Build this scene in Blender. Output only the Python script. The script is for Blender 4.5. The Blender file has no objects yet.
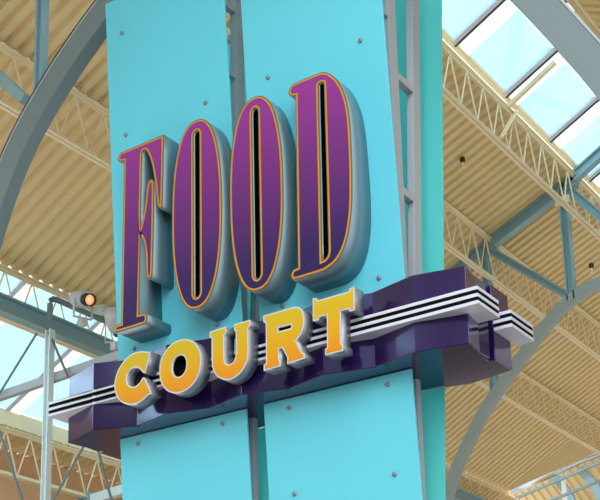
import bpy, bmesh, math, random
from mathutils import Vector, Matrix
random.seed(4)
scn = bpy.context.scene
COL = scn.collection
EYE = 1.6                      # everything below is written relative to the eye height; the floor is z = -EYE

# ------------------------------------------------------------------ materials
def lin(c):
    return tuple(((x / 255) / 12.92 if x / 255 <= .04045 else ((x / 255 + .055) / 1.055) ** 2.4) for x in c)

def mat(name, rgb, rough=.5, metal=0., spec=.5, noise=.0, nscale=6., coat=0., bump=0.):
    m = bpy.data.materials.new(name); m.use_nodes = True
    nt = m.node_tree; b = nt.nodes['Principled BSDF']
    c = lin(rgb) + (1,)
    b.inputs['Base Color'].default_value = c
    b.inputs['Roughness'].default_value = rough
    b.inputs['Metallic'].default_value = metal
    b.inputs['Specular IOR Level'].default_value = spec
    b.inputs['Coat Weight'].default_value = coat
    b.inputs['Coat Roughness'].default_value = .08
    if noise or bump:
        tc = nt.nodes.new('ShaderNodeTexCoord')
        n = nt.nodes.new('ShaderNodeTexNoise'); n.inputs['Scale'].default_value = nscale; n.inputs['Detail'].default_value = 5
        nt.links.new(tc.outputs['Object'], n.inputs['Vector'])
        if noise:
            mr = nt.nodes.new('ShaderNodeMapRange'); mr.inputs['To Min'].default_value = 1 - noise; mr.inputs['To Max'].default_value = 1 + noise
            nt.links.new(n.outputs['Fac'], mr.inputs['Value'])
            mx = nt.nodes.new('ShaderNodeVectorMath'); mx.operation = 'SCALE'; mx.inputs[0].default_value = c[:3]
            nt.links.new(mr.outputs['Result'], mx.inputs['Scale']); nt.links.new(mx.outputs['Vector'], b.inputs['Base Color'])
        if bump:
            bp = nt.nodes.new('ShaderNodeBump'); bp.inputs['Strength'].default_value = bump
            nt.links.new(n.outputs['Fac'], bp.inputs['Height']); nt.links.new(bp.outputs['Normal'], b.inputs['Normal'])
    return m

def gradient_mat(name, stops, z0, z1, rough=.4, coat=0.):
    m = bpy.data.materials.new(name); m.use_nodes = True
    nt = m.node_tree; b = nt.nodes['Principled BSDF']
    tc = nt.nodes.new('ShaderNodeTexCoord'); sx = nt.nodes.new('ShaderNodeSeparateXYZ')
    mr = nt.nodes.new('ShaderNodeMapRange'); mr.inputs['From Min'].default_value = z0; mr.inputs['From Max'].default_value = z1
    cr = nt.nodes.new('ShaderNodeValToRGB')
    el = cr.color_ramp.elements
    while len(el) < len(stops): el.new(.5)
    for e, (p, c) in zip(el, stops):
        e.position = p; e.color = lin(c) + (1,)
    nt.links.new(tc.outputs['Object'], sx.inputs[0]); nt.links.new(sx.outputs['Z'], mr.inputs['Value'])
    nt.links.new(mr.outputs['Result'], cr.inputs['Fac']); nt.links.new(cr.outputs['Color'], b.inputs['Base Color'])
    b.inputs['Roughness'].default_value = rough; b.inputs['Coat Weight'].default_value = coat
    b.inputs['Specular IOR Level'].default_value = .2
    return m

def glass_mat(name, tint, gloss=.08):
    m = bpy.data.materials.new(name); m.use_nodes = True
    nt = m.node_tree; nt.nodes.clear()
    o = nt.nodes.new('ShaderNodeOutputMaterial'); t = nt.nodes.new('ShaderNodeBsdfTransparent'); g = nt.nodes.new('ShaderNodeBsdfGlossy')
    t.inputs['Color'].default_value = lin(tint) + (1,); g.inputs['Roughness'].default_value = .05
    mx = nt.nodes.new('ShaderNodeMixShader'); mx.inputs['Fac'].default_value = gloss
    nt.links.new(t.outputs[0], mx.inputs[1]); nt.links.new(g.outputs[0], mx.inputs[2]); nt.links.new(mx.outputs[0], o.inputs['Surface'])
    return m

def glow_mat(name, rgb, strength):
    m = bpy.data.materials.new(name); m.use_nodes = True
    b = m.node_tree.nodes['Principled BSDF']
    b.inputs['Base Color'].default_value = lin(rgb) + (1,)
    b.inputs['Emission Color'].default_value = lin(rgb) + (1,); b.inputs['Emission Strength'].default_value = strength
    return m

M = dict(
    cyan=mat('cyan_panel_paint', (104, 210, 232), .4, spec=.3, noise=.02, nscale=1.2),
    teal=mat('teal_rear_panel_paint', (122, 228, 228), .25, spec=.5, noise=.03, nscale=1.2),
    bolt=mat('bolt_steel', (138, 140, 146), .4, .4),
    frame=mat('frame_grey_paint', (172, 178, 186), .45, spec=.4, noise=.04),
    purple=mat('purple_gloss_paint', (36, 19, 68), .15, spec=.8, noise=.03, nscale=2., coat=.25),
    white=mat('white_stripe_paint', (216, 220, 236), .35, noise=.02),
    black=mat('black_recess', (6, 6, 9), .6, spec=.1),
    can=mat('letter_return_metal', (120, 146, 156), .4, .45, noise=.05, nscale=3.),
    can2=mat('letter_return_grey', (146, 150, 160), .38, .4, noise=.05, nscale=4.),
    edge=mat('letter_retainer_grey', (112, 106, 100), .5, .2),
    gold=mat('gold_outline', (214, 146, 30), .5, spec=.2),
    line=mat('dark_red_pinstripe', (92, 28, 34), .5),
    silver=mat('silver_rim', (214, 216, 222), .35, .15),
    void=mat('letter_counter_black', (5, 5, 8), .35),
    blue=mat('blue_grey_steel_paint', (136, 172, 184), .5, noise=.05, nscale=2.),
    slate=mat('slate_arch_paint', (116, 133, 138), .55, noise=.05, nscale=1.5),
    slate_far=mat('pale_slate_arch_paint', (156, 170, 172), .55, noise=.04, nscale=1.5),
    paleblue=mat('sunlit_blue_column', (222, 240, 246), .5, noise=.04),  # sunlight on the column put into a lighter base colour
    cream=mat('cream_steel_paint', (240, 226, 192), .55, noise=.04, nscale=2.),
    deck=mat('tan_metal_deck', (226, 204, 154), .6, noise=.08, nscale=.9),
    mullion=mat('white_mullion', (232, 236, 244), .4),
    seam=mat('dark_gap_shade', (70, 74, 84), .5),
    brown=mat('salmon_brown_plaster', (222, 176, 136), .8, noise=.06, nscale=.6, bump=.05),
    floor=mat('tan_floor_tile', (104, 97, 88), .35, noise=.05, nscale=.5),
    wall=mat('tan_wall_plaster', (150, 136, 112), .8, noise=.03, nscale=.5),
    housing=mat('white_lamp_housing', (200, 204, 210), .45),
    dark=mat('dark_plastic', (28, 28, 30), .5),
    pipe=mat('grey_pipe_paint', (110, 128, 134), .45),
    duct=mat('silver_duct', (200, 204, 206), .25, .8),
    glow=glow_mat('warm_lamp_glass', (255, 176, 128), .8),
    glass=glass_mat('pale_cyan_glass', (186, 230, 240)),
)
M['purple'].node_tree.nodes['Principled BSDF'].inputs['Specular Tint'].default_value = (.62, .52, 1, 1)
def translucent(m, rgb, f):
    nt = m.node_tree; out = nt.nodes['Material Output']; b = nt.nodes['Principled BSDF']
    t = nt.nodes.new('ShaderNodeBsdfTranslucent'); t.inputs['Color'].default_value = lin(rgb) + (1,)
    mx = nt.nodes.new('ShaderNodeMixShader'); mx.inputs['Fac'].default_value = f
    nt.links.new(b.outputs[0], mx.inputs[1]); nt.links.new(t.outputs[0], mx.inputs[2]); nt.links.new(mx.outputs[0], out.inputs['Surface'])
translucent(M['teal'], (130, 232, 234), .5)
translucent(M['mullion'], (252, 253, 255), .75)
M['purpleface'] = gradient_mat('magenta_to_violet_face', [(0, (44, 34, 88)), (.16, (54, 36, 94)), (.58, (114, 48, 124)), (1, (152, 58, 150))], .5, 2.38, .5)
M['yellowface'] = gradient_mat('amber_to_yellow_face', [(0, (226, 140, 24)), (.45, (220, 166, 30)), (1, (204, 182, 42))], .083, .59, .5)

# ------------------------------------------------------------------ object helpers
BASE = {}
def tag(o, label=None, cat=None, group=None, kind=None):
    for k, v in (('label', label), ('category', cat), ('group', group), ('kind', kind)):
        if v: o[k] = v
    return o

def thing(name, label, cat, base, group=None, kind=None):
    o = bpy.data.objects.new(name, None); COL.objects.link(o)
    o.empty_display_size = .1
    o.location = (base[0], base[1], base[2] + EYE)
    BASE[o.name] = Vector(base)
    return tag(o, label, cat, group, kind)

def base_of(o):
    while o.parent: o = o.parent
    return BASE[o.name]

class MB:
    """collects shapes (in eye coordinates) for ONE mesh"""
    def __init__(s): s.v = []; s.f = []
    def add(s, vs, fs):
        n = len(s.v); s.v += [Vector(v) for v in vs]; s.f += [tuple(i + n for i in f) for f in fs]; return s
    def box(s, a, b):
        (x0, y0, z0), (x1, y1, z1) = a, b
        return s.add([(x0,y0,z0),(x1,y0,z0),(x1,y1,z0),(x0,y1,z0),(x0,y0,z1),(x1,y0,z1),(x1,y1,z1),(x0,y1,z1)],
                     [(0,3,2,1),(4,5,6,7),(0,1,5,4),(1,2,6,5),(2,3,7,6),(3,0,4,7)])
    def bar(s, p, q, w, h, up=(0, 0, 1)):
        """rectangular bar p->q; h along 'up', w sideways"""
        p, q, up = Vector(p), Vector(q), Vector(up); d = (q - p).normalized()
        sd = d.cross(up).normalized(); u = sd.cross(d).normalized()
        vs = [e + sd * (i * w / 2) + u * (j * h / 2) for e in (p, q) for i, j in ((-1,-1),(1,-1),(1,1),(-1,1))]
        return s.add(vs, [(0,3,2,1),(4,5,6,7),(0,1,5,4),(1,2,6,5),(2,3,7,6),(3,0,4,7)])
    def ibeam(s, p, q, w, h, t=.02, up=(0, 0, 1)):
        p, q, u0 = Vector(p), Vector(q), Vector(up); d = (q - p).normalized()
        sd = d.cross(u0).normalized(); u = sd.cross(d).normalized()
        s.bar(p + u * (h - t) / 2, q + u * (h - t) / 2, w, t, u); s.bar(p - u * (h - t) / 2, q - u * (h - t) / 2, w, t, u)
        return s.bar(p, q, t, h - 2 * t, u)
    def tube(s, pts, r, n=8):
        pts = [Vector(p) for p in pts]; rings = []
        for i, p in enumerate(pts):
            d = (pts[min(i + 1, len(pts) - 1)] - pts[max(i - 1, 0)]).normalized()
            a = d.cross(Vector((0, .3, 1))); a = (a if a.length > 1e-3 else d.cross(Vector((1, 0, 0)))).normalized(); b = d.cross(a)
            rings.append([p + (a * math.cos(t) + b * math.sin(t)) * r for t in [2 * math.pi * k / n for k in range(n)]])
        vs = [v for rg in rings for v in rg]; fs = []
        for i in range(len(pts) - 1):
            for k in range(n):
                fs.append((i * n + k, i * n + (k + 1) % n, (i + 1) * n + (k + 1) % n, (i + 1) * n + k))
        fs += [tuple(range(n - 1, -1, -1)), tuple(range((len(pts) - 1) * n, len(pts) * n))]
        return s.add(vs, fs)
    def lathe(s, c, axis, prof, n=20):
        """profile [(along, radius)] spun about axis from c"""
        c, ax = Vector(c), Vector(axis).normalized()
        a = ax.cross(Vector((0, 0, 1))); a = (a if a.length > 1e-3 else ax.cross(Vector((1, 0, 0)))).normalized(); b = ax.cross(a)
        vs = [c + ax * h + (a * math.cos(t) + b * math.sin(t)) * r for h, r in prof for t in [2 * math.pi * k / n for k in range(n)]]
        fs = [(i * n + k, i * n + (k + 1) % n, (i + 1) * n + (k + 1) % n, (i + 1) * n + k) for i in range(len(prof) - 1) for k in range(n)]
        fs += [tuple(range(n - 1, -1, -1)), tuple(range((len(prof) - 1) * n, len(prof) * n))]
        return s.add(vs, fs)
    def prism(s, plan, z0, z1):
        """plan polygon [(x, y)] between two heights"""
        n = len(plan)
        vs = [(x, y, z0) for x, y in plan] + [(x, y, z1) for x, y in plan]
        return s.add(vs, [tuple(range(n - 1, -1, -1)), tuple(range(n, 2 * n))] + [(i, (i + 1) % n, (i + 1) % n + n, i + n) for i in range(n)])
    def build(s, name, m, parent=None, bevel=0., smooth=False, base=None):
        org = base_of(parent) if parent else Vector(base or (0, 0, 0))
        bm = bmesh.new()
        vs = [bm.verts.new(v - org) for v in s.v]
        for f in s.f:
            try: bm.faces.new([vs[i] for i in f])
            except ValueError: pass
        bmesh.ops.recalc_face_normals(bm, faces=bm.faces)
        me = bpy.data.meshes.new(name); bm.to_mesh(me); bm.free()
        me.materials.append(m)
        if smooth:
            for p in me.polygons: p.use_smooth = True
        o = bpy.data.objects.new(name, me); COL.objects.link(o)
        if parent: o.parent = parent
        else:
            BASE[o.name] = org; o.location = (org.x, org.y, org.z + EYE)
        if bevel:
            b = o.modifiers.new('edge', 'BEVEL'); b.width = bevel; b.segments = 2; b.limit_method = 'ANGLE'
        return o

# ------------------------------------------------------------------ camera
cam = bpy.data.cameras.new('camera'); co = bpy.data.objects.new('camera', cam); COL.objects.link(co)
yaw, pitch, roll = -.5686, .2599, -.0305
fwd = Vector((math.sin(yaw) * math.cos(pitch), math.cos(yaw) * math.cos(pitch), math.sin(pitch)))
right = Vector((math.cos(yaw), -math.sin(yaw), 0)); up = right.cross(fwd)
r2 = right * math.cos(roll) + up * math.sin(roll); u2 = -right * math.sin(roll) + up * math.cos(roll)
co.matrix_world = Matrix((( r2.x, u2.x, -fwd.x, 0), (r2.y, u2.y, -fwd.y, 0), (r2.z, u2.z, -fwd.z, EYE), (0, 0, 0, 1)))
cam.sensor_width = 36; cam.lens = 1317.9 * 36 / 600
cam.shift_x = -(333.33 - 300) / 600; cam.shift_y = (487.5 - 250) / 600
cam.clip_end = 300
scn.camera = co

# ------------------------------------------------------------------ the tower: frame and panels
XC = -6.35
O = Vector((-7.7753, 8.5556, 7.7308)); TL = .0698
ez = Vector((0, -math.sin(TL), math.cos(TL))); nf = Vector((0, -math.cos(TL), -math.sin(TL)))
def PF(a, b, off=0.):               # a point on the forward-leaning front panel plane
    return O + Vector((1, 0, 0)) * a + ez * b + nf * off
def YR(z): return 9.38 + .093 * (z - 3.66)   # the backward-leaning rear panels

def front_panel(label, a0, a1, b0, b1, bolts):
    mb = MB(); c = [PF(a, b, o) for o in (0, -.02) for a, b in ((a0, b0), (a1, b0), (a1, b1), (a0, b1))]
    mb.add(c, [(0,1,2,3),(7,6,5,4),(0,4,5,1),(1,5,6,2),(2,6,7,3),(3,7,4,0)])
    root = mb.build('cladding_panel', M['cyan'], base=PF((a0 + a1) / 2, b0), bevel=.003)
    tag(root, label, 'sign panel', 'turquoise front panels of the sign tower')
    for a, b in bolts:
        MB().lathe(PF(a, b, -.001), nf, [(0, .021), (.012, .021), (.018, .013), (.019, .004)], 14).build('bolt', M['bolt'], root, smooth=False)
    return root
cA = (0, .981); cB = (1.698, 2.679)
rU = (0, -1.084, -3.252); rL = (-4.173, -4.925, -5.68)
front_panel('upper left turquoise sign panel behind the purple letters F and O', -.206, 1.256, -3.425, .396, [(a, b) for a in cA for b in rU])
front_panel('upper right turquoise sign panel behind the purple letters O and D', 1.444, 2.918, -3.425, .396, [(a, b) for a in cB for b in rU])
front_panel('lower left turquoise sign panel under the purple band', -.218, 1.246, -5.95, -4.088, [(a, b) for a in cA for b in rL])
front_panel('lower right turquoise sign panel under the purple band', 1.434, 2.910, -5.95, -4.088, [(a, b) for a in cB for b in rL])

def rear_panel(label, x0, x1, z0, z1):
    mb = MB(); c = [(x, YR(z) + o, z) for o in (0, .02) for x, z in ((x0, z0), (x1, z0), (x1, z1), (x0, z1))]
    mb.add(c, [(0,1,2,3),(7,6,5,4),(0,4,5,1),(1,5,6,2),(2,6,7,3),(3,7,4,0)])
    o = mb.build('rear_cladding_panel', M['teal'], base=((x0 + x1) / 2, YR(z0), z0), bevel=.003)
    return tag(o, label, 'sign panel', 'teal rear panels of the sign tower')
rear_panel('upper right teal rear panel beside the grey ladder frame', -6.25, -4.857, 4.32, 8.12)
rear_panel('upper left teal rear panel seen through the gap between front panels', -7.98, -6.44, 4.32, 8.12)
rear_panel('lower right teal rear panel under the purple band', -6.25, -4.857, 1.8, 3.655)
rear_panel('lower left teal rear panel hidden behind the lower front panels', -7.98, -6.44, 1.8, 3.655)

fr = thing('steel_tower', 'grey steel ladder frame inside the turquoise sign tower', 'frame', (XC, 9.1, -EYE))
fx = (-4.985, -6.04, -6.66, -7.71)
def YB(z): return 9.12 + .077 * (z - 3.56)
for x in fx:
    MB().bar((x, 8.95, 4.312), (x, 8.95, 7.95), .07, .13, (0, 1, 0)).build('post', M['frame'], fr, .004)
    MB().bar((x, YB(4.312), 4.312), (x, YB(7.95), 7.95), .07, .13, (0, 1, 0)).build('post', M['frame'], fr, .004)
    MB().bar((x, 9.11, -EYE), (x, 9.11, 3.658), .07, .07, (0, 1, 0)).build('post', M['frame'], fr, .004)
    for z in (5.34, 6.45, 7.57):
        MB().bar((x, 9.016, z), (x, YB(z) - .066, z), .07, .07).build('rung', M['frame'], fr, .003)
    for z in (4.6, 5.85, 7.0, 7.72):
        yp = 8.5556 + (7.7308 - z) * math.tan(TL)
        MB().bar((x, yp + .025, z), (x, 8.884, z), .06, .06).build('standoff', M['frame'], fr, .003)
for z in (7.9,):
    for y in (8.95, YB(z)):
        MB().bar((fx[3] + .036, y, z), (fx[0] - .036, y, z), .06, .06).build('cross_tube', M['frame'], fr, .003)

# ------------------------------------------------------------------ the purple band with its stripes
ZB, ZT = 3.66, 4.31
zig = [(-8.47, 8.645), (-8.01, 8.49), (-7.62, 8.65), (-7.18, 8.535), (-6.765, 8.65), (-6.35, 8.535), (-5.935, 8.65), (-5.52, 8.545), (-5.09, 8.65), (-4.66, 8.545), (-4.23, 8.64)]
rear = [(x, 18.04 - y) for x, y in zig]
slit = lambda x, s: [(x + s * .03, 8.87), (x + s * .02, 9.035), (x + s * .06, 9.035), (x + s * .06, 9.087), (x, 9.087)]
plan = zig + slit(-4.23, -1) + rear[::-1] + slit(-8.47, 1)[::-1]
band = thing('sign_band', 'glossy dark purple faceted band with white and black stripes around the tower', 'sign band', (XC, 9.0, ZB))
MB().prism(plan, ZB, ZT).build('band_body', M['purple'], band, .006)
g = .001
def fin(front_y, x0, x1, inset):
    y0 = front_y + inset
    return [(x0 + inset, y0), (x1 - inset, y0), (x1 - inset, 8.87 - inset), (-4.262, 8.87 - inset), (-4.23 + g, 8.64 - g)] + [(x, y - g) for x, y in zig[::-1]][1:-1] + [(-8.47 - g, 8.645 - g), (-8.44, 8.87 - inset), (x0 + inset, 8.87 - inset)]
z = 3.906; ws, bs = .027, .032
for k in range(5):
    h = ws if k % 2 == 0 else bs
    nm, m_, ins = ('white_stripe', M['white'], 0) if k % 2 == 0 else ('black_stripe', M['black'], .005)
    f_ = fin(8.50, -8.59, -4.07, ins)
    MB().prism(f_, z, z + h).build(nm, m_, band)
    MB().prism([(-4.23 + g, 9.09 + ins), (-4.07 - ins, 9.09 + ins), (-4.07 - ins, 9.51 - ins), (-4.23 + g, 9.51 - ins)], z, z + h).build(nm, m_, band)
    z += h

# ------------------------------------------------------------------ letters
def smooth(pts, n=8):
    """closed outline; (x, z) are curve points, (x, z, 1) are corners; Catmull-Rom between"""
    N = len(pts); out = []
    P = [Vector((p[0], p[1])) for p in pts]; C = [len(p) > 2 for p in pts]
    for i in range(N):
        j = (i + 1) % N
        if C[i] and C[j]: out.append(P[i]); continue
        m0 = (P[j] - P[i]) if C[i] else (P[j] - P[i - 1]) / 2
        m1 = (P[j] - P[i]) if C[j] else (P[(j + 1) % N] - P[i]) / 2
        L = (P[j] - P[i]).length
        for m in (m0, m1):
            if m.length > 1.2 * L: m *= 1.2 * L / m.length
        for k in range(n):
            t = k / n; a = 2*t**3 - 3*t**2 + 1; b = t**3 - 2*t**2 + t; c = -2*t**3 + 3*t**2; d = t**3 - t**2
            out.append(P[i] * a + m0 * b + P[j] * c + m1 * d)
    return out

def area(p): return sum(p[i].x * p[i - 1].y - p[i - 1].x * p[i].y for i in range(len(p))) / -2

def offset(p, d):
    """positive d moves the outline to its inside (outer) - pass negative for holes to grow them"""
    if area(p) < 0: p = p[::-1]
    q = [p[0]]
    for v in p[1:]:
        if (v - q[-1]).length > 1e-4: q.append(v)
    if (q[0] - q[-1]).length < 1e-4: q.pop()
    out = []
    for i in range(len(q)):
        e0 = (q[i] - q[i - 1]).normalized(); e1 = (q[(i + 1) % len(q)] - q[i]).normalized()
        n0 = Vector((-e0.y, e0.x)); n1 = Vector((-e1.y, e1.x)); m = n0 + n1
        if m.length < .2: m = n0.copy()
        m.normalize(); k = 1 / max(.45, m.dot(n0)); out.append(q[i] + m * d * k)
    return out

def plate(name, loops, y0, y1, ox, oz, m, parent, bevel=0.):
    """loops of (x, z) filled even-odd and given thickness from y1 (front) to y0 (back), as one mesh"""
    cu = bpy.data.curves.new(name, 'CURVE'); cu.dimensions = '2D'; cu.fill_mode = 'BOTH'; cu.extrude = abs(y0 - y1) / 2
    for lp in loops:
        sp = cu.splines.new('POLY'); sp.points.add(len(lp) - 1)
        for pt, v in zip(sp.points, lp): pt.co = (v.x, v.y, 0, 1)
        sp.use_cyclic_u = True
    tmp = bpy.data.objects.new(name, cu); COL.objects.link(tmp)
    dg = bpy.context.evaluated_depsgraph_get(); dg.update()
    me = bpy.data.meshes.new_from_object(tmp.evaluated_get(dg), depsgraph=dg)
    bpy.data.objects.remove(tmp); bpy.data.curves.remove(cu)
    org = base_of(parent); yc = (y0 + y1) / 2
    for v in me.vertices:
        x, zz, d = v.co.x, v.co.y, v.co.z
        v.co = Vector((ox + x, yc - d, oz + zz)) - org
    bm = bmesh.new(); bm.from_mesh(me)
    bmesh.ops.remove_doubles(bm, verts=bm.verts, dist=1e-5); bmesh.ops.recalc_face_normals(bm, faces=bm.faces); bm.to_mesh(me); bm.free()
    me.materials.clear(); me.materials.append(m); me.name = name
    o = bpy.data.objects.new(name, me); COL.objects.link(o); o.parent = parent
    return o

def ribbon(name, loop, y0, y1, ox, oz, m, parent):
    mb = MB(); n = len(loop)
    mb.add([(ox + v.x, y, oz + v.y) for y in (y0, y1) for v in loop], [(i, (i + 1) % n, (i + 1) % n + n, i + n) for i in range(n)])
    return mb.build(name, m, parent)

def food_letter(label, name, outer, holes=()):
    ox, oz = XC, 4.0; yf = 8.44
    xs = [p.x for p in outer]; zs = [p.y for p in outer]
    t = thing(name, label, 'letter', (ox + (min(xs) + max(xs)) / 2, yf + .1, oz + min(zs)), 'purple letters of the word FOOD')
    if area(outer) < 0: outer = outer[::-1]
    hs = [h if area(h) < 0 else h[::-1] for h in holes]
    # the return follows the leaning panel at its back
    body = plate('letter_return', [outer] + list(hs), 8.78, yf + .006, ox, oz, M['can'], t)
    org = base_of(t)
    for v in body.data.vertices:
        w = v.co + org
        if w.y > 8.6: v.co.y = 8.5556 + (7.7308 - w.z) * math.tan(TL) - .001 - org.y
    grow = lambda d: [offset(outer, d)] + [offset(h[::-1], -d)[::-1] for h in hs]
    plate('letter_edge', grow(0.), yf + .006, yf, ox, oz, M['edge'], t)
    plate('gold_outline', grow(.011), yf, yf - .003, ox, oz, M['gold'], t)
    plate('pinstripe', grow(.0255), yf - .003, yf - .0035, ox, oz, M['line'], t)
    plate('letter_face', grow(.0285), yf - .0035, yf - .005, ox, oz, M['purpleface'], t)
    for h in hs:
        ribbon('counter_lining', offset(h[::-1], .001), 8.58, yf + .02, ox, oz, M['void'], t)
    for o in t.children:
        if o.name.startswith('letter_face'):
            # the face's gradient reads object z: keep it in the word's own height
            o.data.transform(Matrix.Translation((0, 0, org.z - oz))); o.location.z -= org.z - oz
    return t

def sup(cx, cz, a, b, n, N=72):
    out = []
    for k in range(N):
        t = 2 * math.pi * k / N; c, s = math.cos(t), math.sin(t)
        out.append(Vector((cx + a * math.copysign(abs(c) ** (2 / n), c), cz + b * math.copysign(abs(s) ** (2 / n), s))))
    return out
def slot(cx, z0, z1, a):
    out = []
    for k in range(13):
        t = math.pi * k / 12; out.append(Vector((cx + a * math.cos(t), z1 - 1.5 * a + 1.5 * a * math.sin(t))))
    for k in range(13):
        t = math.pi + math.pi * k / 12; out.append(Vector((cx + a * math.cos(t), z0 + 1.5 * a + 1.5 * a * math.sin(t))))
    return out

F = smooth([(-1.335, 2.315), (-1.318, 2.335), (-.788, 2.348, 1), (-.803, 1.64), (-.822, 1.61), (-.848, 1.62), (-.866, 1.68), (-.894, 1.90), (-.945, 2.13), (-1.0, 2.25), (-1.035, 2.262), (-1.052, 2.24),
            (-1.064, 1.475, 1), (-1.03, 1.60), (-1.005, 1.74), (-.985, 1.885), (-.968, 1.925), (-.944, 1.938), (-.915, 1.92), (-.904, 1.88), (-.906, 1.44), (-.918, .99), (-.932, .955), (-.955, .948), (-.98, .965), (-.992, 1.02), (-.997, 1.18), (-1.025, 1.33),
            (-1.066, 1.412, 1), (-1.073, .632, 1), (-1.0, .625), (-.978, .60), (-.978, .55), (-1.0, .522), (-1.335, .518), (-1.363, .535), (-1.363, .572), (-1.338, .59), (-1.288, .592, 1), (-1.276, 2.232, 1), (-1.325, 2.24), (-1.35, 2.26), (-1.352, 2.295)], 5)
D = smooth([(.640, 2.325), (.668, 2.345), (.96, 2.350), (1.05, 2.305), (1.135, 2.195), (1.195, 2.04), (1.228, 1.84), (1.238, 1.5), (1.228, 1.1), (1.20, .87), (1.15, .70), (1.07, .58), (.96, .522), (.88, .512), (.635, .512), (.607, .53), (.603, .575), (.625, .606), (.672, .615, 1), (.690, 2.222, 1), (.650, 2.230), (.622, 2.255), (.622, 2.30)], 6)
Dh = smooth([(.932, 2.235), (.945, 2.248), (.972, 2.248), (.986, 2.23), (.980, .70), (.970, .645), (.945, .618), (.917, .612, 1), (.925, 1.4)], 5)
food_letter('large purple letter F with gold outline, first letter of FOOD', 'letter_f', F)
food_letter('large purple letter O with gold outline, beside the F', 'letter_o', sup(-.404, 1.44, .285, .926, 2.4), [slot(-.404, .625, 2.255, .034)])
food_letter('large purple letter O with gold outline, beside the D', 'letter_o', sup(.255, 1.44, .287, .926, 2.4), [slot(.255, .625, 2.255, .034)])
food_letter('large purple letter D with gold outline, last letter of FOOD', 'letter_d', D, [Dh])

def court_letter(label, name, outer, holes=(), bowl=None):
    ox, oz = XC, 3.66; yf = 8.355
    K = 8.355 / 8.255; fit = lambda lp: [Vector(((ox + p.x) * K - ox, (oz + p.y) * K - oz)) for p in lp]
    outer = fit(outer); holes = [fit(h) for h in holes]; bowl = fit(bowl) if bowl else None
    xs = [p.x for p in outer]; zs = [p.y for p in outer]
    t = thing(name, label, 'letter', (ox + (min(xs) + max(xs)) / 2, yf + .07, oz + min(zs)), 'yellow letters of the word COURT')
    if area(outer) < 0: outer = outer[::-1]
    hs = [h if area(h) < 0 else h[::-1] for h in holes]
    grow = lambda d: [offset(outer, d)] + [offset(h[::-1], -d)[::-1] for h in hs]
    plate('letter_return', [outer] + hs, 8.4985, yf + .008, ox, oz, M['can2'], t)
    plate('silver_rim', grow(0.), yf + .008, yf, ox, oz, M['silver'], t)
    f = plate('letter_face', grow(.0125), yf, yf - .003, ox, oz, M['yellowface'], t)
    for h in hs:
        ribbon('counter_lining', offset(h[::-1], .0015), 8.49, yf + .015, ox, oz, M['void'], t)
        plate('counter_back', [offset(h[::-1], .002)], 8.492, 8.484, ox, oz, M['void'], t)
    if bowl: plate('counter_back', [bowl], 8.494, 8.46, ox, oz, M['void'], t)
    org = base_of(t)
    f.data.transform(Matrix.Translation((0, 0, org.z - oz))); f.location.z -= org.z - oz
    return t
Cc = smooth([(-.772, .492, 1), (-.80, .488), (-.84, .505), (-.915, .518), (-1.0, .510), (-1.085, .465), (-1.155, .385), (-1.188, .28), (-1.172, .18), (-1.115, .10), (-1.03, .052), (-.94, .040), (-.86, .058), (-.80, .092), (-.757, .098, 1),
             (-.838, .262, 1), (-.862, .262), (-.90, .222), (-.96, .203), (-1.02, .228), (-1.045, .285), (-1.03, .345), (-.985, .375), (-.93, .375), (-.885, .342), (-.855, .308), (-.832, .300, 1)], 5)
Uu = smooth([(-.12, .512, 1), (-.12, .462, 1), (-.098, .452, 1), (-.098, .24), (-.08, .15), (-.02, .075), (.085, .038), (.19, .068), (.262, .145), (.284, .24), (.284, .452, 1), (.308, .460, 1), (.308, .518, 1), (.138, .518, 1), (.138, .462, 1), (.156, .452, 1), (.153, .25), (.135, .195), (.09, .175), (.048, .195), (.034, .25), (.034, .450, 1), (.054, .460, 1), (.054, .518, 1)], 5)
Rr = smooth([(.440, .520, 1), (.440, .462, 1), (.464, .452, 1), (.460, .100, 1), (.436, .090, 1), (.436, .038, 1), (.604, .042, 1), (.604, .092, 1), (.594, .100, 1), (.592, .195, 1), (.622, .195, 1), (.672, .098, 1), (.668, .045, 1), (.844, .055, 1), (.838, .100, 1), (.818, .110, 1), (.762, .225, 1), (.815, .275), (.842, .350), (.842, .435), (.805, .500), (.745, .520), (.66, .520, 1)], 5)
Rh = [Vector(p) for p in ((.586, .345), (.715, .345), (.718, .375), (.586, .378))]
Tt = smooth([(.932, .548, 1), (.928, .352, 1), (.982, .345, 1), (.992, .372, 1), (1.062, .372, 1), (1.056, .098, 1), (1.036, .088, 1), (1.036, .035, 1), (1.206, .035, 1), (1.206, .090, 1), (1.190, .100, 1), (1.196, .372, 1), (1.268, .372, 1), (1.278, .348, 1), (1.326, .348, 1), (1.328, .548, 1), (1.285, .542, 1), (1.276, .518, 1), (.978, .518, 1), (.970, .542, 1)], 5)
court_letter('yellow letter C with silver rim, first letter of COURT', 'letter_c', Cc, (), sup(-.955, .288, .078, .085, 2, 40))
court_letter('yellow letter O with silver rim in the word COURT', 'letter_o', sup(-.442, .278, .230, .240, 2.1), [sup(-.450, .281, .078, .097, 2.1, 40)])
court_letter('yellow letter U with silver rim in the word COURT', 'letter_u', Uu)
court_letter('yellow letter R with silver rim in the word COURT', 'letter_r', Rr, [Rh])
court_letter('yellow letter T with silver rim, last letter of COURT', 'letter_t', Tt)

# ------------------------------------------------------------------ the roof: deck, joists, skylights
AX = -6.37                                   # the hall's long axis
A, B, C_, D_ = (-7.322, 10.742), (-8.942, 10.019), (-10.541, 9.195), (-12.896, 7.841)
E_ = (-15.05, 6.45)
Y0, Y1 = -14.0, 44.0
def mir(p): return (2 * AX - p[0], p[1])
def valley(p):                               # where the deck is cut by the valley of the far wing
    return 27.96 + (p[0] + 12.73) * .873

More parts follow.
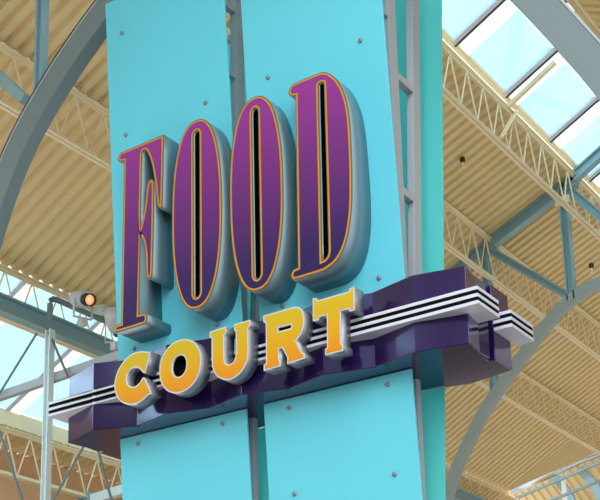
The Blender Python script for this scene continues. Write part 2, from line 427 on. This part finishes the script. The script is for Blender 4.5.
def deck(p, q, y0, ends, pitch=.2, h=.06):
    """corrugated steel: trapezoid ribs along p->q, repeated along Y; ends = far Y at p and q"""
    d = Vector((q[0] - p[0], q[1] - p[1])).normalized(); n = Vector((-d.y, d.x)); n = n if n.y > 0 else -n
    mb = MB(); prof = []
    y = y0
    while y < max(ends):
        prof += [(y, 0), (y + pitch * .50, 0), (y + pitch * .62, h), (y + pitch * .88, h)]; y += pitch
    vs = []; fs = []
    for (yy, hh) in prof:
        for (pt, e) in ((p, ends[0]), (q, ends[1])):
            vs.append((pt[0] + n.x * hh, min(yy, e), pt[1] + n.y * hh))
    for i in range(len(prof) - 1):
        fs.append((2 * i, 2 * i + 1, 2 * i + 3, 2 * i + 2))
    mb.add(vs, fs)
    o = mb.build('ceiling', M['deck'], base=((p[0] + q[0]) / 2, y0, min(p[1], q[1])))
    return tag(o, None, None, None, 'structure')
far = lambda p: valley(p)
deck(A, B, Y0, (far(A), far(B))); deck(B, C_, Y0, (far(B), far(C_))); deck(C_, D_, Y0, (far(C_), far(D_)))
deck(mir(A), mir(B), Y0, (34, 34)); deck(mir(B), mir(C_), 8.5, (34, 34)); deck(mir(C_), mir(D_), 8.5, (34, 34))
tag(MB().box((.5, 8.5, -EYE), (.7, 43, 7.8)).build('wall_right', M['wall'], base=(.6, 8.5, -EYE)), kind='structure')

JD = .76
def joist(label, p, y0, y1, first=.0, dark=False):
    x, zt = p; zt -= .035
    t = thing('roof_joist', label, 'roof joist', (x, y0, zt - JD), 'cream open web joists under the roof deck')
    mb = MB()
    for s in (-1, 1):
        mb.bar((x + s * .035, y0, zt), (x + s * .035, y1, zt), .05, .012); mb.bar((x + s * .012, y0, zt - .03), (x + s * .012, y1, zt - .03), .012, .06)
    mb.build('top_chord', M['cream'], t)
    zb = zt - JD; mb = MB()
    for s in (-1, 1):
        mb.bar((x + s * .035, y0, zb), (x + s * .035, y1, zb), .05, .012); mb.bar((x + s * .012, y0, zb + .03), (x + s * .012, y1, zb + .03), .012, .06)
    mb.build('bottom_chord', M['cream'], t)
    mb = MB(); y = y0 + first; k = 0; P = []
    while y < y1:
        P.append((x, y, zt - .03 if k % 2 else zb + .03)); y += .26; k += 1
    for a, b in zip(P, P[1:]): mb.tube([a, b], .013, 6)
    mb.build('web', M['cream'], t)
    return t
joist('cream open web joist along the edge of the right skylight', A, Y0, far(A))
joist('cream open web joist next below the right skylight joist', B, Y0, far(B), .1)
joist('cream open web joist crossing behind the tower at mid roof', C_, Y0, far(C_), .05)
joist('cream open web joist at the lower edge of the deck, above the blue girder', D_, Y0, far(D_), .12)
joist('cream open web joist in front of the brown wall', (E_[0], E_[1]), 9.0, 31, .05)
joist('cream open web joist across the skylight, top right corner', mir(A), Y0, 34, .02)

def skylight(idx, p, q, ys, y0, y1, barw):
    t = thing('window_%d' % idx, None, None, ((p[0] + q[0]) / 2, y0, min(p[1], q[1])), kind='structure')
    P, Q = Vector((p[0], 0, p[1])), Vector((q[0], 0, q[1])); d = (Q - P).normalized(); n = d.cross(Vector((0, 1, 0))); n = n if n.z > 0 else -n
    edges = [y0] + [y for y in ys] + [y1]
    for a, b in zip(edges, edges[1:]):
        a += (barw / 2 if a != y0 else 0); b -= (barw / 2 if b != y1 else 0)
        if b - a < .02: continue
        pts = [P + n * .03 + Vector((0, a, 0)), Q + n * .03 + Vector((0, a, 0)), Q + n * .03 + Vector((0, b, 0)), P + n * .03 + Vector((0, b, 0))]
        MB().add(pts, [(0, 1, 2, 3)]).build('pane', M['glass'], t)
    for y in ys:
        w = barw
        MB().bar(P + Vector((0, y, 0)), Q + Vector((0, y, 0)), w, .045, n).build('mullion', M['mullion'], t, .004)
        if idx < 3: MB().bar(P + Vector((0, y - w / 2 - .012, 0)) - n * .01, Q + Vector((0, y - w / 2 - .012, 0)) - n * .01, .024, .06, n).build('gap_shade_line', M['seam'], t)  # dark strip standing in for the shaded gap beside each bar
        MB().bar(P + Vector((0, y - w / 2 - .075, 0)), Q + Vector((0, y - w / 2 - .075, 0)), .09, .05, n).build('mullion_cap', M['white'], t)
    MB().bar(P + Vector((0, y0, .02)), P + Vector((0, y1, .02)), .09, .06).build('curb', M['cream'], t)
    return t
ridge = (AX, 11.30)
ys = [15.10 + 1.645 * k for k in range(-17, 10)]
A1 = (A[0] + .05, A[1] + .08)
skylight(1, A1, ridge, ys, Y0, 31, .34)
skylight(2, mir(A1), ridge, ys, Y0, 31, .34)
ys2 = [9.2 + 1.645 * k for k in range(-14, 13)]
skylight(3, (D_[0] - .08, D_[1] - .02), (E_[0] + .02, E_[1] + .27), [y for y in ys2 if y < 20], Y0, 20.5, .2)
deck((D_[0] - .05, D_[1] - .03), (E_[0], E_[1] + .3), 20.5, (31, 31))
for o in [o for o in COL.objects if o.name.startswith('window_')]:
    pass
rb = MB().bar((ridge[0], Y0, ridge[1] + .02), (ridge[0], 31, ridge[1] + .02), .12, .1).build('trim_1', M['mullion'], base=(ridge[0], Y0, ridge[1])); tag(rb, kind='structure')

# far wing: another deck falling away, its ribs along the slope
mb = MB(); x = -17.0; vs = []; fs = []; prof = []
while x < 4:
    prof += [(x, 0), (x + .12, 0), (x + .15, .05), (x + .2, .05)]; x += .24
for xx, hh in prof:
    for yy in (29.9, 42):
        vs.append((xx, yy, 10.3 - .42 * (yy - 29.9) + hh))
mb.add(vs, [(2 * i, 2 * i + 1, 2 * i + 3, 2 * i + 2) for i in range(len(prof) - 1)])
tag(mb.build('ceiling', M['deck'], base=(-6, 29.6, 6)), kind='structure')

# ------------------------------------------------------------------ arched trusses
def arch_mesh(cl, y, h, w, off=0.):
    """rectangular box swept along a centre line in the X-Z plane"""
    pts = smooth_open([Vector(p) for p in cl], 8); mb = MB(); vs = []
    for i, p in enumerate(pts):
        d = (pts[min(i + 1, len(pts) - 1)] - pts[max(i - 1, 0)]).normalized(); n = Vector((-d.y, d.x))
        for s, yy in ((1, -1), (1, 1), (-1, 1), (-1, -1)):
            q = p + n * (off + s * h / 2); vs.append((q.x, y + yy * w / 2, q.y))
    fs = [(4 * i + k, 4 * i + (k + 1) % 4, 4 * i + 4 + (k + 1) % 4, 4 * i + 4 + k) for i in range(len(pts) - 1) for k in range(4)]
    fs += [(0, 1, 2, 3), tuple(4 * (len(pts) - 1) + k for k in range(4))]
    return mb.add(vs, fs)
def smooth_open(P, n):
    out = []
    for i in range(len(P) - 1):
        p0, p1, p2, p3 = P[max(i - 1, 0)], P[i], P[i + 1], P[min(i + 2, len(P) - 1)]
        for k in range(n):
            t = k / n
            out.append(.5 * ((2 * p1) + (p2 - p0) * t + (2 * p0 - 5 * p1 + 4 * p2 - p3) * t * t + (3 * p1 - p0 - 3 * p2 + p3) * t ** 3))
    return out + [P[-1]]

yn = 8.68
near = [(-10.55, 1.6), (-10.38, 3.2), (-10.12, 4.6), (-9.85, 5.68), (-9.57, 6.42), (-9.35, 6.86), (-9.10, 7.22), (-8.74, 7.61), (-8.40, 7.92), (-8.04, 8.20), (-7.6, 8.50), (-7.0, 8.74), (-6.4, 8.82), (-5.8, 8.72), (-5.2, 8.42), (-4.6, 7.93), (-4.05, 7.25), (-3.62, 6.62), (-3.22, 5.96), (-2.86, 5.30), (-2.4, 4.3), (-2.1, 3.2), (-1.95, 1.6)]
t1 = thing('arched_truss', 'large slate grey arched steel beam passing over the sign tower', 'arched beam', (AX, yn, 8.6), 'arched steel trusses of the hall roof')
arch_mesh(near, yn, .26, .16).build('arch', M['slate'], t1, .006)
arch_mesh(near, yn, .02, .17, .141).build('flange', M['frame'], t1)
tag(arch_mesh(near[2:10], yn - .06, .03, .03, .170).build('power_cable', M['dark'], base=(-9.4, yn, 4.6)), 'thin black cable running along the outside of the large slate arch', 'cable')
MB().ibeam((-9.02, yn, 7.62), (-9.02, yn, 9.75), .09, .11, .025, (1, 0, 0)).build('post', M['blue'], t1)
MB().bar((-9.22, yn, 7.56), (-10.45, yn, 8.85), .11, .11).build('brace', M['blue'], t1)
MB().bar((-10.52, yn, 6.0 - .3), (-10.52, yn, 9.0), .12, .12, (1, 0, 0)).build('post', M['blue'], t1) if False else None
top = lambda y, t: [MB().ibeam((p[0], y, p[1] - .13), (q[0], y, q[1] - .13), .14, .2, .025, (0, 0, 1)).build('top_chord', M['blue'], t) for p, q in zip((D_, C_, B), (C_, B, A))]
top(yn, t1)
MB().ibeam((A[0], yn, A[1] - .10), (AX, yn, 11.18), .14, .16, .025).build('top_chord', M['blue'], t1)
MB().ibeam((2 * AX - A[0], yn, A[1] - .10), (AX, yn, 11.18), .14, .16, .025).build('top_chord', M['blue'], t1)

yf = 19.3
farc = [(-10.75, 1.6), (-10.68, 3.0), (-10.42, 4.6), (-9.9, 5.85), (-9.56, 6.44), (-9.23, 6.92), (-8.75, 7.44), (-8.25, 7.94), (-7.8, 8.33), (-7.45, 8.54), (-7.03, 8.65), (-6.4, 8.72), (-5.8, 8.65), (-5.2, 8.4), (-4.6, 7.93), (-4.05, 7.3), (-3.5, 6.45), (-3.0, 5.6)]
t2 = thing('arched_truss', 'distant grey arched steel truss right of the purple band', 'arched beam', (AX, yf, 8.6), 'arched steel trusses of the hall roof')
arch_mesh(farc, yf, .19, .14).build('arch', M['slate_far'], t2, .006)
top(yf, t2)
MB().ibeam((-7.40, yf, 10.62), (AX, yf, 11.2), .14, .18, .025).build('top_chord', M['blue'], t2)
MB().ibeam((2 * AX + 7.40, yf, 10.62), (AX, yf, 11.2), .14, .18, .025).build('top_chord', M['blue'], t2)
MB().ibeam((-7.53, yf, 8.48), (-7.53, yf, 10.62), .14, .14, .025, (1, 0, 0)).build('post', M['blue'], t2)
MB().ibeam((-9.04, yf, 7.2), (-9.04, yf, 9.86), .13, .13, .025, (1, 0, 0)).build('post', M['blue'], t2)
MB().ibeam((AX, yf, 8.75), (AX, yf, 11.1), .13, .13, .025, (1, 0, 0)).build('post', M['blue'], t2)
MB().ibeam((-8.98, yf, 9.80), (-7.62, yf, 8.60), .12, .13, .025).build('brace', M['blue'], t2)
MB().ibeam((-7.46, yf, 10.52), (-6.45, yf, 9.2), .12, .15, .025).build('brace', M['blue'], t2)
MB().box((-7.66, yf - .12, 10.18), (-7.40, yf + .1, 10.34)).build('gusset', M['cream'], t2, .02)

# ------------------------------------------------------------------ left side: girder, column, rods
gx = -12.75
gd = MB().ibeam((gx, Y0, 7.17), (gx, 27.5, 7.17), .16, .26, .03)
tag(gd.build('steel_girder', M['blue'], base=(gx, Y0, 6.8)), 'blue grey steel girder running below the edge of the left deck', 'girder')
cy = 12.6
t3 = thing('braced_column', 'pale blue steel column with thin cross rods left of the purple band', 'column', (gx, cy, -EYE))
MB().ibeam((-12.64, cy - .1, -EYE), (-12.64, cy - .1, 7.03), .10, .10, .02, (1, 0, 0)).build('post', M['paleblue'], t3)
MB().bar((-15.0, cy, 6.24), (-10.9, cy, 6.42), .09, .12).build('strut', M['frame'], t3)
for p, q in (((-12.83, 6.80), (-13.72, 6.2)), ((-12.66, 6.80), (-12.28, 6.27)), ((-13.74, 6.12), (-13.2, 4.6)), ((-11.95, 5.3), (-12.45, 4.55)), ((-11.8, 5.28), (-11.55, 4.4))):
    pass
R_ = [((-12.83, cy - .1, 7.12), (-13.68, cy - .1, 6.22)), ((-12.66, cy - .1, 7.0), (-12.27, cy - .1, 6.25)), ((-13.71, cy - .1, 6.0), (-13.02, cy - .1, 4.5)), ((-11.88, cy - .1, 5.28), (-12.6, cy - .1, 4.4)), ((-11.75, cy - .1, 5.26), (-11.4, cy - .1, 4.25))]
for p, q in R_:
    MB().tube([p, q], .018, 8).build('rod', M['pipe'], t3)

t4 = thing('steel_column', 'short blue column with side beam under the left end of the band', 'column', (-15.1, 15.9, -EYE))
MB().ibeam((-15.1, 15.9, -EYE), (-15.1, 15.9, 5.75), .22, .22, .03, (1, 0, 0)).build('post', M['blue'], t4)
MB().bar((-14.98, 15.9, 5.62), (-12.9, 15.9, 5.8), .12, .16).build('side_beam', M['paleblue'], t4)

# brown wall and fascia behind the left joist
tag(MB().box((-15.7, 10.5, -EYE), (-15.5, 40, 6.24)).build('wall_left', M['brown'], base=(-15.6, 10.5, -EYE)), kind='structure')
w4 = thing('window_4', None, None, (-15.2, -2, 6.3), kind='structure')  # unseen glazing, added so the band's left facets reflect bright sky
MB().add([(-15.2, Y0, 6.3), (-15.2, 9.0, 6.3), (-15.2, 9.0, 6.75), (-15.2, Y0, 6.75)], [(0, 1, 2, 3)]).build('pane', M['glass'], w4)
for k in range(10): MB().box((-15.24, Y0 + .1 + k * 2.5, 6.3), (-15.16, Y0 + .18 + k * 2.5, 6.75)).build('mullion', M['mullion'], w4)
tag(MB().box((-15.3, Y0, -EYE), (-15.08, 10.5, 6.3)).build('wall_left', M['brown'], base=(-15.6, Y0, -EYE)), kind='structure')
tag(MB().box((-15.5, 9.0, 6.46), (-15.02, 34, 6.72)).build('trim_2', M['cream'], base=(-15.4, 9.0, 6.46)), kind='structure')
deck((-15.0, 6.42), (-15.6, 6.25), 9.0, (31, 31))
tag(MB().box((-16, -14.3, -EYE), (-2, -14.1, 11.4)).build('wall_front', M['wall'], base=(-9, -14.2, -EYE)), kind='structure')
tag(MB().box((-18, 43, -EYE), (6, 43.2, 6)).build('wall_back', M['wall'], base=(-6, 43, -EYE)), kind='structure')
tag(MB().box((-18, -16, -EYE - .1), (14, 44, -EYE)).build('floor', M['floor'], base=(-3, 18, -EYE)), kind='structure')

# ------------------------------------------------------------------ pipe, spotlights, small fittings
px_ = -12.40
tag(MB().tube([(px_, 12.25, 7.05), (px_, 12.25, 7.28), (px_, 12.265, 7.34), (px_, 12.31, 7.375), (px_, 12.38, 7.385), (px_, 17, 7.385)], .042, 12).build('conduit_pipe', M['pipe'], smooth=True, base=(px_, 12.25, 7.05)),
    'grey conduit pipe with elbow rising from the left girder', 'pipe')

def spot(label, c, aim):
    c = Vector(c); aim = Vector(aim).normalized()
    t = thing('spotlight', label, 'spotlight', c, 'white spotlights clamped to the pipe')
    MB().lathe(c - aim * .32, aim, [(0, .04), (.02, .08), (.06, .11), (.20, .125), (.40, .125), (.42, .09)], 22).build('housing', M['housing'], t, smooth=True)
    MB().lathe(c + aim * .10, aim, [(0, .085), (.16, .09), (.16, .075), (.02, .07)], 22).build('snoot', M['dark'], t)
    MB().lathe(c + aim * .20, aim, [(0, .074), (.03, .06), (.045, .02)], 18).build('lens', M['glow'], t, smooth=True)
    mb = MB(); sd = aim.cross(Vector((0, 0, 1))).normalized()
    for s in (-1, 1): mb.bar(c + sd * (s * .135), c + sd * (s * .135) + Vector((0, 0, -.28)), .05, .012, sd)
    mb.bar(c + sd * -.14 + Vector((0, 0, -.28)), c + sd * .14 + Vector((0, 0, -.28)), .05, .012)
    mb.build('yoke', M['housing'], t)
    MB().box(c + Vector((-.05, -.05, -.40)), c + Vector((.05, .05, -.29))).build('clamp', M['housing'], t, .01)
    return t

spot('white spotlight with glowing warm lens on the left pipe', (-11.97, 12.45, 7.31), (.86, -.34, -.38))
spot('white spotlight partly hidden behind the foot of the purple F', (-11.52, 12.62, 6.90), (-.5, .8, -.1))
bx_ = thing('cable_box', 'long pale grey cable box behind the left spotlight', 'cable box', (-12.4, 14.2, 7.425))
MB().box((-12.46, 13.25, 7.429), (-12.34, 15.2, 7.57)).build('box_body', M['housing'], bx_, .01)
MB().box((-12.465, 13.24, 7.57), (-12.335, 15.21, 7.59)).build('box_lid', M['housing'], bx_)
kb = thing('knee_brace', 'pale cream diagonal brace between the joist and the right skylight', 'brace', (A[0], 16.3, A[1] - .8))
MB().bar((A[0] + .06, 16.3, A[1] - .74), (A[0] + .06, 16.94, A[1] + .02), .06, .03).build('lower_bar', M['cream'], kb)
MB().bar((A[0] + .02, 16.7, A[1] - .02), (-6.44, 16.6, 11.12), .06, .06).build('upper_bar', M['cream'], kb)
for lab, c in (('small dark fitting hanging under the deck right of the tower', (-8.26, 17.0, 10.32)), ('small dark fitting on top of the distant arched truss', (-7.149, 19.3, 9.05))):
    sp = thing('sprinkler_head', lab, 'ceiling fitting', c, 'small dark fittings under the roof')
    MB().lathe(Vector(c), (0, 0, -1), [(0, .02), (.02, .042), (.08, .042), (.09, .02)], 14).build('dome', M['dark'], sp)
    MB().lathe(Vector(c) + Vector((0, 0, -.09)), (0, 0, -1), [(0, .015), (.07, .015), (.08, .03), (.10, .03)], 12).build('nozzle', M['cream'], sp)
# far wing fittings
tag(MB().tube([(-14.2, 31, 8.75), (-12.9, 31, 9.08), (-12.3, 31, 9.25), (-11.5, 31, 9.38), (-9, 31, 9.45)], .13, 14).build('air_duct', M['duct'], smooth=True, base=(-12, 31, 9)), 'shiny silver air duct in the far wing, bottom right', 'air duct')
for lab, x0 in (('curved blue grey rib in the far wing, nearer the tower', -13.3), ('curved blue grey rib in the far wing, nearer the right edge', -12.5)):
    tag(arch_mesh([(x0, 9.15), (x0 + .28, 8.8), (x0 + .48, 8.4), (x0 + .6, 7.6), (x0 + .62, 5.5), (x0 + .62, -EYE)], 31.6, .22, .14).build('curved_rib', M['blue'], base=(x0 + .6, 31.6, -EYE)), lab, 'curved beam', 'curved ribs of the far wing')
tag(MB().box((-12.93, 31.3, -EYE), (-12.83, 31.4, 9.05)).build('white_pole', M['mullion'], base=(-12.88, 31.35, -EYE)), 'bright white vertical pole in the far wing', 'pole')
for lab, p, q in (('thin brown cross bar in the far wing, upper one', (-14.3, 30.4, 8.25), (-9.5, 30.4, 9.35)), ('thin brown cross bar in the far wing, lower one', (-14.0, 30.4, 7.9), (-9.5, 30.4, 8.85))):
    tag(MB().bar(p, q, .05, .07).build('cross_bar', M['slate'], base=p), lab, 'cross bar', 'cross bars of the far wing')

# ------------------------------------------------------------------ light
w = bpy.data.worlds.new('sky'); scn.world = w; w.use_nodes = True
nt = w.node_tree; bg = nt.nodes['Background']
tc = nt.nodes.new('ShaderNodeTexCoord'); n = nt.nodes.new('ShaderNodeTexNoise'); n.inputs['Scale'].default_value = 3.; n.inputs['Detail'].default_value = 4
cr = nt.nodes.new('ShaderNodeValToRGB'); cr.color_ramp.elements[0].color = (.84, .97, 1, 1); cr.color_ramp.elements[1].color = (1, 1, 1, 1)
cr.color_ramp.elements[0].position = .42; cr.color_ramp.elements[1].position = .62
nt.links.new(tc.outputs['Generated'], n.inputs['Vector']); nt.links.new(n.outputs['Fac'], cr.inputs['Fac']); nt.links.new(cr.outputs['Color'], bg.inputs['Color'])
bg.inputs['Strength'].default_value = 1.3

def sun(rot, e, ang, col):
    l = bpy.data.lights.new('sun', 'SUN'); l.energy = e; l.angle = math.radians(ang); l.color = col
    o = bpy.data.objects.new('sun', l); COL.objects.link(o); o.rotation_euler = [math.radians(a) for a in rot]
    return o
sun((62, 0, 24), 1.6, 50, (1, .98, .95))
def area(loc, rot, sx, sy, e, col):
    l = bpy.data.lights.new('fill_light', 'AREA'); l.shape = 'RECTANGLE'; l.size = sx; l.size_y = sy; l.energy = e; l.color = col
    o = bpy.data.objects.new('fill_light', l); COL.objects.link(o); o.location = loc; o.rotation_euler = [math.radians(a) for a in rot]
area((-7, 31, .3), (180, 0, 0), 14, 16, 620, (1, .985, .95)); area((-2.5, 17, .3), (180, 0, 0), 5, 10, 280, (1, .985, .95)); area((-12.6, 5, .3), (180, 0, 0), 3, 9, 300, (1, .985, .95))  # unseen fill lamps at floor level, added to brighten the deck
l_ = sun((0, 0, 0), 2.2, 8, (1, .98, .95)); l_.rotation_euler = Vector((.52, -.45, -.72)).to_track_quat('-Z', 'Y').to_euler()  # second sun, added to whiten the skylight bars
area((-16.2, 4.0, 9.45), (0, -90, 0), 2.7, 9.5, 330, (.95, .97, 1))  # unseen lamp outside, added as bright sky for the band to reflect
sl = bpy.data.lights.new('rear_panel_fill', 'SPOT'); sl.energy = 900; sl.spot_size = math.radians(60); sl.spot_blend = .6; sl.shadow_soft_size = .15  # extra spot, added to brighten the rear panels from behind
so = bpy.data.objects.new('rear_panel_fill', sl); COL.objects.link(so); so.location = (-10.2, 14.5, 7.0 + EYE)
so.rotation_euler = (Vector((-5.9, 9.6, 5.6)) - Vector((-10.2, 14.5, 7.0))).to_track_quat('-Z', 'Y').to_euler()
scn.view_settings.view_transform = 'Standard'; scn.view_settings.look = 'None'; scn.view_settings.exposure = .32
